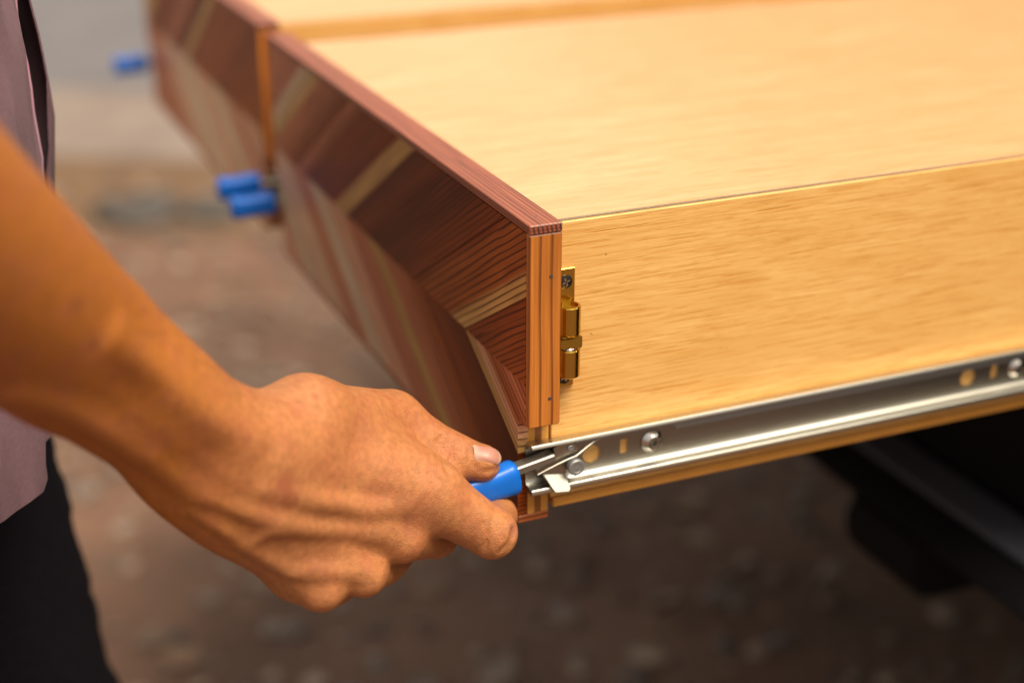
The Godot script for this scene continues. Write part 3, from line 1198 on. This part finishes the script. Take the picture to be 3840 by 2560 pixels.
	for e in [0, 40]:
		gb.flat((rows[e] as Array).slice(0, 32), xf.basis * Vector3(1.0 if e == 0 else -1.0, 0, 0))
	for i in gb.n.size():  # outward
		var q := xf.affine_inverse() * gb.v[i] - Vector3(0, drop, s * 0.0058)
		q.x = 0
		var l := xf.basis.inverse() * gb.n[i]
		if absf(l.x) < 0.99 and l.dot(q) < 0.0:
			gb.n[i] = -gb.n[i]
	obj("grip", gb, M.blue, lever)


func ball_catch(t: Node3D, z0: float, s: float) -> void:
	var az := Vector3(0, 0, s)
	var at := Vector3(0, 0, z0)
	var mb := MB.new()
	mb.rbox(Vector3(0.0180, -0.0890, z0 + 0.0001), Vector3(0.0288, -0.0278, z0 + 0.0013), 0.0003, 1)
	var root := obj("ball_catch", mb, M.brass, t)
	for q: Array in [[-0.0445, -0.0590], [-0.0665, -0.0808]]:
		mb = MB.new()
		var r := 0.0056
		var c := at + Vector3(0.0238, 0, 0) + az * 0.0058
		mb.lathe(Vector3(c.x, q[1], c.z), Vector3(0, 1, 0), [[0.0, 0.0], [r - 0.0004, 0.0], [r, 0.0005], [r, q[0] - q[1] - 0.0005], [r - 0.0003, q[0] - q[1]], [r - 0.0012, q[0] - q[1]], [r - 0.0012, q[0] - q[1] - 0.0012], [0.0, q[0] - q[1] - 0.0014]], 40)
		obj("spring_barrel", mb, M.brass, root)
	for q: Array in [[-0.0590, 1.0], [-0.0665, -1.0]]:
		mb = MB.new()
		var rows := []
		for a in 9:
			var row := []
			for b in 21:
				var th := PI * 0.5 * a / 8.0
				var ph := TAU * b / 20.0
				row.append(Vector3(0.0238 + 0.0040 * cos(th) * cos(ph), q[0] - q[1] * (0.0026 * sin(th) - 0.0006), z0 + s * 0.0058 + 0.0040 * cos(th) * sin(ph)))
			rows.append(row)
		mb.grid(rows, true, q[1] < 0)
		obj("ball", mb, M.steel, root)
	mb = MB.new()
	var clip := PackedVector2Array()
	for p: Array in [[0.018, -0.0606], [0.0255, -0.0606], [0.0268, -0.0600], [0.0282, -0.0596], [0.0290, -0.0600], [0.0292, -0.0608], [0.0292, -0.0650], [0.0286, -0.0659], [0.0276, -0.0660], [0.0264, -0.0655], [0.0250, -0.0650], [0.018, -0.0650]]:
		clip.append(Vector2(p[0], p[1]))
	mb.prism(clip, 0.0082, 0.0096, at, Vector3(1, 0, 0), Vector3(0, 1, 0), az, true)
	obj("strike_clip", mb, M.brass_dull, root)
	for y in [-0.0345, -0.0838]:
		mb = MB.new()
		mb.lathe(at + Vector3(0.0238, y, 0), az, [[0.0036, 0.0012], [0.0034, 0.0017], [0.0016, 0.0022], [0.0014, 0.0010], [0.0, 0.0009]], 24)
		var sc := obj("catch_screw", mb, M.black_screw, root)
		mb = MB.new()
		for a in [0.4, 0.4 + PI / 2]:
			mb.rbox(Vector3(-0.0021, -0.0004, -0.0003), Vector3(0.0021, 0.0004, 0.0003), 0.0, 0, Transform3D(Basis(Vector3(0, 0, 1), a), at + Vector3(0.0238, y, 0) + az * 0.0019))
		obj("cross_slot", mb, M.steel, sc)


# ---------------------------------------------------------------- person
func build_person() -> void:
	var t := thing("person", "person in mauve linen shirt and black jeans, right hand gripping the blue lever", "person")
	var bones := BONES.duplicate()
	bones.push_front([[Vector3(-0.310, 0.235, 0.045), Vector3(-0.2812, 0.098, 0.120)], 0.046, 0.041, 0.012])
	var mb := mesh_field(bones, Vector3(-0.365, -0.165, -0.06), Vector3(0.005, 0.290, 0.185), 0.0014)
	var f := FastNoiseLite.new()
	f.seed = 12
	f.frequency = 55.0
	f.fractal_octaves = 3
	var fine := FastNoiseLite.new()
	fine.seed = 13
	fine.frequency = 260.0
	fine.fractal_octaves = 2
	# marks on the skin: place, reach, colour, strength
	var marks := [
		[Vector3(-0.2105, 0.0308, 0.0977), 0.0026, Color(0.122, 0.046, 0.023), 0.7], [Vector3(-0.2056, 0.0116, 0.0874), 0.0024, Color(0.122, 0.046, 0.023), 0.7],
		[Vector3(-0.1005, -0.0966, 0.0288), 0.0011, Color(0.114, 0.046, 0.023), 0.8], [Vector3(-0.1300, -0.0833, 0.0420), 0.0062, Color(0.251, 0.065, 0.030), 0.6],
		[Vector3(-0.1286, -0.0908, 0.0421), 0.0050, Color(0.251, 0.065, 0.030), 0.55], [Vector3(-0.1072, -0.0586, 0.0137), 0.0020, Color(0.251, 0.068, 0.038), 0.5],
		[Vector3(-0.0662, -0.1219, 0.0256), 0.0110, Color(0.251, 0.072, 0.034), 0.35], [Vector3(-0.0714, -0.1230, 0.0254), 0.0040, Color(0.205, 0.057, 0.030), 0.35],
		[Vector3(-0.0196, -0.1374, 0.0253), 0.0017, Color(0.167, 0.053, 0.030), 0.85], [Vector3(-0.0188, -0.1390, 0.0250), 0.0052, Color(0.357, 0.144, 0.091), 0.5],
		[Vector3(-0.1159, -0.1279, 0.0341), 0.0100, Color(0.251, 0.076, 0.034), 0.35], [Vector3(-0.0430, -0.1290, -0.0020), 0.0100, Color(0.380, 0.122, 0.065), 0.6],
		[Vector3(-0.0870, -0.0800, 0.0100), 0.0090, Color(0.319, 0.106, 0.053), 0.4]]
	var veins := BONES.filter(func(b): return (b[0] as Array).size() > 2 and b[3] > 0.0)
	for i in mb.v.size():
		var p := mb.v[i]
		var arm := smoothstep(-0.125, -0.185, p.x)
		var c := Color(0.425, 0.170, 0.064).lerp(Color(0.405, 0.140, 0.029), arm)
		var a := f.get_noise_3dv(p)
		var b := fine.get_noise_3dv(p)
		c = c.lerp(Color(0.33, 0.108, 0.046), clampf(a * 0.9 + 0.15, 0, 0.6))
		c = c * (1.0 + 0.24 * b + 0.10 * a)
		for m: Array in marks:
			var d: float = (p - m[0]).length() / m[1] + 0.35 * a
			if d < 1.3:
				c = c.lerp(m[2], m[3] * (1.0 - smoothstep(0.45, 1.3, d)))
		for w: Array in veins:
			var d := field(p, [[w[0], 0.0, 0.0, 0.0]])
			if d < 0.006:
				c = c.lerp(Color(0.27, 0.115, 0.046), 0.30 * (1.0 - d / 0.006))
		mb.c[i] = c
	obj("arm_and_hand", mb, M.skin, t)
	thumb_nail(t)
	clothes(t)


func thumb_nail(t: Node3D) -> void:
	var act := []
	for b: Array in BONES:
		if b[3] >= 0.0 and (b[0][-1] as Vector3).x > -0.06:
			act.append(b)
	var base := Vector3(-0.0277, -0.1082, -0.0025)
	var tip := Vector3(-0.0118, -0.1175, -0.0045)
	var long := tip - base
	var up := Vector3(0.40, 0.72, 0.56).normalized()
	var side := long.cross(up).normalized()
	up = side.cross(long).normalized()
	var top := []
	var low := []
	var n := 14
	for r in n + 1:
		var v := float(r) / n
		var width := 0.0066 * (0.93 + 0.07 * sin(PI * v))
		if v < 0.22:
			width *= sqrt(maxf(0.0, 1.0 - pow(1.0 - v / 0.22, 2.0))) * 0.35 + 0.65
		if v > 0.82:
			width *= sqrt(maxf(0.0, 1.0 - pow((v - 0.82) / 0.18, 2.0))) * 0.45 + 0.55
		var row := []
		var row2 := []
		for k in 13:
			var u := k / 6.0 - 1.0
			var p := base + long * v + side * (u * width) + up * 0.004
			for it in 8:
				p -= slope(p, act) * field(p, act)
			var nn := slope(p, act)
			var lift := 0.00065 - 0.0008 * pow(absf(u), 4.0) + 0.0003 * v
			row.append(p + nn * lift)
			row2.append(p - nn * 0.0006)
		top.append(row)
		low.append(row2)
	var mb := MB.new()
	mb.grid(top)
	for i in mb.v.size():
		if mb.n[i].dot(up) < 0.0:
			mb.n[i] = -mb.n[i]
		var v := float(i / 13) / n
		var u := absf((i % 13) / 6.0 - 1.0)
		var c := Color(0.40, 0.185, 0.14)
		c = c.lerp(Color(0.46, 0.28, 0.21), 1.0 - smoothstep(0.08, 0.2, v))
		c = c.lerp(Color(0.46, 0.31, 0.22), smoothstep(0.80, 0.86, v + 0.05 * u * u))
		c = c.lerp(Color(0.17, 0.10, 0.075), smoothstep(0.95, 1.0, v) * 0.8)
		mb.c[i] = c
	mb.ix = mb.ix.duplicate()
	for i in range(0, mb.ix.size(), 3):
		var g := (mb.v[mb.ix[i + 1]] - mb.v[mb.ix[i]]).cross(mb.v[mb.ix[i + 2]] - mb.v[mb.ix[i]])
		if g.dot(up) > 0.0:
			var x := mb.ix[i + 1]
			mb.ix[i + 1] = mb.ix[i + 2]
			mb.ix[i + 2] = x
	obj("thumb_nail", mb, M.nail, t)


func shell(mb: MB, rows: Array, thick: float) -> void:
	# a cloth sheet with both faces and its rims
	var nr := rows.size()
	var nc: int = rows[0].size()
	var inner := []
	for r in nr:
		var row := []
		for k in nc:
			var a: Vector3 = (rows[r][mini(k + 1, nc - 1)] as Vector3) - rows[r][maxi(k - 1, 0)]
			var b: Vector3 = (rows[mini(r + 1, nr - 1)][k] as Vector3) - rows[maxi(r - 1, 0)][k]
			row.append((rows[r][k] as Vector3) - a.cross(b).normalized() * thick)
		inner.append(row)
	mb.grid(rows)
	mb.grid(inner, false, true)
	for e in [0, nr - 1]:
		mb.grid([rows[e], inner[e]])
	var l := [[], [], [], []]
	for r in nr:
		l[0].append(rows[r][0])
		l[1].append(inner[r][0])
		l[2].append(rows[r][nc - 1])
		l[3].append(inner[r][nc - 1])
	mb.grid([l[0], l[1]])
	mb.grid([l[2], l[3]])


func clothes(t: Node3D) -> void:
	var fold := FastNoiseLite.new()
	fold.seed = 40
	fold.frequency = 9.0
	fold.fractal_octaves = 3
	var rows := []
	var near_edge := []
	var n := 40
	for r in n + 1:
		var v := float(r) / n
		var row := []
		for k in 121:
			# angle from the near front edge round the back to the far front edge
			var w := k / 120.0
			var ph := lerpf(0.15, TAU + 0.10, w)
			var hem := -0.138 + 0.034 * smoothstep(0.75, 0.0, absf(sin(ph * 0.5)) * 1.6) - 0.012 * sin(ph * 3.0)
			var y := lerpf(hem, 0.36, v)
			var s := smoothstep(0.22, 0.36, y)
			var rx := lerpf(0.122, 0.085, s) + 0.010 * smoothstep(0.0, -0.15, y)
			var rz := lerpf(0.170, 0.155, s)
			var cx := -0.315 + 0.010 * smoothstep(0.0, -0.08, y) - 0.026 * smoothstep(0.0, -0.16, y)
			var fx := 0.010 * fold.get_noise_3d(cos(ph) * 0.35, y * 0.35, sin(ph) * 0.35) + 0.006 * fold.get_noise_3d(cos(ph) * 1.1, y * 0.7, sin(ph) * 1.1) + 0.0035 * absf(fold.get_noise_3d(cos(ph) * 1.4 + 5.0, y * 1.6 + cos(ph), sin(ph) * 1.4))
			if w > 0.95:  # the far flap stands off a little
				fx += 0.0065 * smoothstep(0.95, 0.985, w) * smoothstep(-0.05, 0.03, y)
			row.append(Vector3(cx + (rx + fx) * cos(ph), y, -0.205 + (rz + fx) * sin(ph)))
		rows.append(row)
		near_edge.append(row[0])
	var mb := MB.new()
	shell(mb, rows, 0.0009)
	# shoulders and the right sleeve, rolled above the elbow
	var path := [Vector3(-0.325, 0.40, -0.20), Vector3(-0.325, 0.38, -0.10), Vector3(-0.322, 0.33, -0.03), Vector3(-0.314, 0.255, 0.022), Vector3(-0.308, 0.222, 0.045), Vector3(-0.304, 0.205, 0.056)]
	mb.tube(path, [0.075, 0.082, 0.070, 0.058, 0.056, 0.055], 24)
	mb.tube([Vector3(-0.325, 0.40, -0.20), Vector3(-0.325, 0.38, -0.30), Vector3(-0.322, 0.30, -0.40), Vector3(-0.315, 0.15, -0.44), Vector3(-0.30, 0.02, -0.43)], [0.075, 0.085, 0.075, 0.062, 0.055], 24)
	var shirt := obj("shirt", mb, M.shirt, t)
	# seams: front edge and a stitched hem
	mb = MB.new()
	var seam := []
	for p: Vector3 in near_edge:
		seam.append(p + Vector3(0.0004, 0, 0.0004))
	mb.tube(seam.slice(1), 0.0011, 8)
	var hem_line := []
	for k in 80:
		hem_line.append((rows[1][k] as Vector3) + ((rows[1][k] as Vector3) - Vector3(-0.32, rows[1][k].y, -0.205)).normalized() * 0.0003)
	mb.tube(hem_line, 0.0004, 6)
	obj("seam", mb, M.thread, shirt)
	# jeans
	var legs := [
		[[Vector3(-0.342, -0.08, -0.12), Vector3(-0.335, -0.08, -0.28)], 0.098, 0.098, 0.03],
		[[Vector3(-0.345, -0.14, -0.125), Vector3(-0.340, -0.46, -0.105)], 0.086, 0.064, 0.03],
		[[Vector3(-0.340, -0.46, -0.105), Vector3(-0.38, -0.82, -0.11)], 0.062, 0.054, 0.02],
		[[Vector3(-0.296, -0.14, -0.295), Vector3(-0.250, -0.42, -0.285)], 0.098, 0.078, 0.03],
		[[Vector3(-0.250, -0.42, -0.285), Vector3(-0.30, -0.82, -0.30)], 0.076, 0.056, 0.02]]
	mb = mesh_field(legs, Vector3(-0.47, -0.90, -0.43), Vector3(-0.15, 0.04, 0.0), 0.009)
	for i in mb.v.size():
		mb.v[i] += mb.n[i] * (0.004 * fold.get_noise_3d(mb.v[i].x * 2.0, mb.v[i].y * 3.2, mb.v[i].z * 2.0))
		mb.t[i] = Vector2(atan2(mb.v[i].z + 0.2, mb.v[i].x + 0.32) * 0.09, mb.v[i].y)
	var jeans := obj("jeans", mb, M.jeans, t)
	mb = MB.new()
	for dy in [0.0, -0.006]:
		var line := []
		for k in 18:
			var a := -0.5 + k * 0.12
			line.append(Vector3(-0.343 + 0.0815 * cos(a), -0.262 + dy - 0.022 * cos(a * 1.3), -0.117 + 0.0823 * sin(a)))
		mb.tube(line, 0.0013, 6)
	obj("seam", mb, M.jeans, jeans)
	for s in [[-0.36, -0.11], [-0.285, -0.30]]:
		mb = mesh_field([[[Vector3(s[0] - 0.05, GROUND + 0.045, s[1]), Vector3(s[0] + 0.07, GROUND + 0.04, s[1]), Vector3(s[0] + 0.15, GROUND + 0.032, s[1] + 0.01)], 0.046, 0.040, 0.02]], Vector3(s[0] - 0.12, GROUND - 0.02, s[1] - 0.07), Vector3(s[0] + 0.22, GROUND + 0.12, s[1] + 0.08), 0.009)
		obj("shoe", mb, M.shoe, t)

const BONES := [
	[[Vector3(-0.2801, 0.1010, 0.1229), Vector3(-0.2065, -0.0071, 0.0395)], 0.0428, 0.0312, 0.0093],
	[[Vector3(-0.2818, 0.0902, 0.1162), Vector3(-0.2097, -0.0123, 0.0295)], 0.0391, 0.0298, 0.0112],
	[[Vector3(-0.2065, -0.0071, 0.0395), Vector3(-0.1495, -0.0692, 0.0201)], 0.0312, 0.0216, 0.0037],
	[[Vector3(-0.2097, -0.0123, 0.0295), Vector3(-0.1591, -0.0810, 0.0116)], 0.0298, 0.0200, 0.0074],
	[[Vector3(-0.1495, -0.0692, 0.0201), Vector3(-0.1203, -0.0828, 0.0104)], 0.0216, 0.0191, 0.0093],
	[[Vector3(-0.1591, -0.0810, 0.0116), Vector3(-0.1382, -0.1044, 0.0104)], 0.0205, 0.0205, 0.0279],
	[[Vector3(-0.1382, -0.1044, 0.0104), Vector3(-0.1179, -0.1414, 0.0111)], 0.0205, 0.0177, 0.0186],
	[[Vector3(-0.1402, -0.0916, 0.0103), Vector3(-0.0713, -0.1293, -0.0087)], 0.0196, 0.0186, 0.0279],
	[[Vector3(-0.1316, -0.0785, 0.0101), Vector3(-0.0566, -0.1192, 0.0084)], 0.0154, 0.0158, 0.0112],
	[[Vector3(-0.1390, -0.0855, 0.0146), Vector3(-0.0714, -0.1348, 0.0170)], 0.0154, 0.0110, 0.0084],
	[[Vector3(-0.1413, -0.0924, 0.0146), Vector3(-0.0921, -0.1461, 0.0232)], 0.0149, 0.0101, 0.0074],
	[[Vector3(-0.1424, -0.0994, 0.0130), Vector3(-0.1128, -0.1469, 0.0257)], 0.0149, 0.0100, 0.0074],
	[[Vector3(-0.1306, -0.0786, 0.0150), Vector3(-0.1088, -0.0764, -0.0009)], 0.0191, 0.0182, 0.0112],
	[[Vector3(-0.1088, -0.0764, -0.0009), Vector3(-0.0601, -0.0986, -0.0269)], 0.0177, 0.0151, 0.0130],
	[[Vector3(-0.0601, -0.0986, -0.0269), Vector3(-0.0351, -0.1160, -0.0136)], 0.0140, 0.0112, 0.0056],
	[[Vector3(-0.0351, -0.1160, -0.0136), Vector3(-0.0213, -0.1194, -0.0083)], 0.0109, 0.0092, 0.0056],
	[[Vector3(-0.0889, -0.0965, -0.0028), Vector3(-0.0685, -0.1091, 0.0008)], 0.0172, 0.0149, 0.0112],
	[[Vector3(-0.0566, -0.1192, 0.0084), Vector3(-0.0266, -0.1433, 0.0171)], 0.0158, 0.0116, 0.0093],
	[[Vector3(-0.0266, -0.1433, 0.0171), Vector3(-0.0146, -0.1484, -0.0051)], 0.0114, 0.0093, 0.0037],
	[[Vector3(-0.0146, -0.1484, -0.0051), Vector3(-0.0194, -0.1553, -0.0227)], 0.0091, 0.0079, 0.0037],
	[[Vector3(-0.0714, -0.1367, 0.0168), Vector3(-0.0452, -0.1552, -0.0096)], 0.0104, 0.0101, 0.0037],
	[[Vector3(-0.0452, -0.1552, -0.0096), Vector3(-0.0449, -0.1587, -0.0354)], 0.0098, 0.0088, 0.0037],
	[[Vector3(-0.0449, -0.1587, -0.0354), Vector3(-0.0600, -0.1478, -0.0305)], 0.0088, 0.0079, 0.0037],
	[[Vector3(-0.0921, -0.1461, 0.0232), Vector3(-0.0670, -0.1655, -0.0120)], 0.0098, 0.0098, 0.0037],
	[[Vector3(-0.0670, -0.1655, -0.0120), Vector3(-0.0691, -0.1663, -0.0390)], 0.0093, 0.0084, 0.0037],
	[[Vector3(-0.0691, -0.1663, -0.0390), Vector3(-0.0821, -0.1533, -0.0319)], 0.0084, 0.0074, 0.0037],
	[[Vector3(-0.1128, -0.1469, 0.0257), Vector3(-0.0925, -0.1672, -0.0046)], 0.0098, 0.0088, 0.0037],
	[[Vector3(-0.0925, -0.1672, -0.0046), Vector3(-0.0895, -0.1714, -0.0322)], 0.0084, 0.0074, 0.0037],
	[[Vector3(-0.0895, -0.1714, -0.0322), Vector3(-0.0995, -0.1582, -0.0261)], 0.0074, 0.0065, 0.0037],
	[[Vector3(-0.2326, -0.0014, 0.0847), Vector3(-0.2163, -0.0175, 0.0721), Vector3(-0.1954, -0.0436, 0.0535), Vector3(-0.1784, -0.0645, 0.0430), Vector3(-0.1661, -0.0787, 0.0376)], 0.0030, 0.0030, 0.0100],
	[[Vector3(-0.1987, 0.0094, 0.0762), Vector3(-0.1774, -0.0212, 0.0574), Vector3(-0.1604, -0.0432, 0.0486), Vector3(-0.1451, -0.0604, 0.0387)], 0.0022, 0.0022, 0.0120],
	[[Vector3(-0.1631, -0.0803, 0.0398), Vector3(-0.1481, -0.0910, 0.0421), Vector3(-0.1333, -0.1010, 0.0396), Vector3(-0.1168, -0.1112, 0.0336), Vector3(-0.1019, -0.1178, 0.0289), Vector3(-0.0867, -0.1254, 0.0249)], 0.0024, 0.0024, 0.0060],
	[[Vector3(-0.1658, -0.0898, 0.0361), Vector3(-0.1552, -0.1004, 0.0381), Vector3(-0.1443, -0.1144, 0.0352), Vector3(-0.1295, -0.1297, 0.0321), Vector3(-0.1120, -0.1348, 0.0325), Vector3(-0.0949, -0.1406, 0.0293)], 0.0024, 0.0024, 0.0060],
	[[Vector3(-0.1398, -0.0829, 0.0405), Vector3(-0.1164, -0.0972, 0.0347), Vector3(-0.0908, -0.1114, 0.0265), Vector3(-0.0707, -0.1165, 0.0211)], 0.0020, 0.0020, 0.0070],
	[[Vector3(-0.1478, -0.1099, 0.0354), Vector3(-0.1373, -0.1036, 0.0399), Vector3(-0.1207, -0.1100, 0.0338)], 0.0017, 0.0017, 0.0050],
	[[Vector3(-0.0420, -0.1022, -0.0093), Vector3(-0.0418, -0.1073, -0.0055), Vector3(-0.0483, -0.1035, 0.0126), Vector3(-0.0481, -0.1063, 0.0176)], 0.0012, 0.0012, -0.0016],
	[[Vector3(-0.0380, -0.1037, -0.0084), Vector3(-0.0374, -0.1078, -0.0045), Vector3(-0.0392, -0.1116, -0.0023)], 0.0011, 0.0011, -0.0016],
	[[Vector3(-0.0338, -0.1048, -0.0080), Vector3(-0.0337, -0.1075, -0.0049)], 0.0010, 0.0010, -0.0016],
	[[Vector3(-0.0235, -0.1479, 0.0281), Vector3(-0.0205, -0.1431, 0.0278), Vector3(-0.0176, -0.1387, 0.0242)], 0.0010, 0.0010, -0.0016],
	[[Vector3(-0.0346, -0.1310, 0.0261), Vector3(-0.0327, -0.1379, 0.0278), Vector3(-0.0345, -0.1451, 0.0268)], 0.0008, 0.0008, -0.0016],
	[[Vector3(-0.0445, -0.1029, -0.0085), Vector3(-0.0440, -0.1062, -0.0066), Vector3(-0.0508, -0.1014, 0.0103)], 0.0008, 0.0008, -0.0016],
	[[Vector3(-0.0271, -0.1471, 0.0288), Vector3(-0.0226, -0.1428, 0.0287), Vector3(-0.0196, -0.1381, 0.0258)], 0.0009, 0.0009, -0.0016],
	[[Vector3(-0.0295, -0.1084, -0.0049), Vector3(-0.0295, -0.1141, -0.0013), Vector3(-0.0249, -0.1190, 0.0001), Vector3(-0.0183, -0.1198, 0.0003), Vector3(-0.0129, -0.1200, -0.0046)], 0.0007, 0.0007, -0.0016],
]
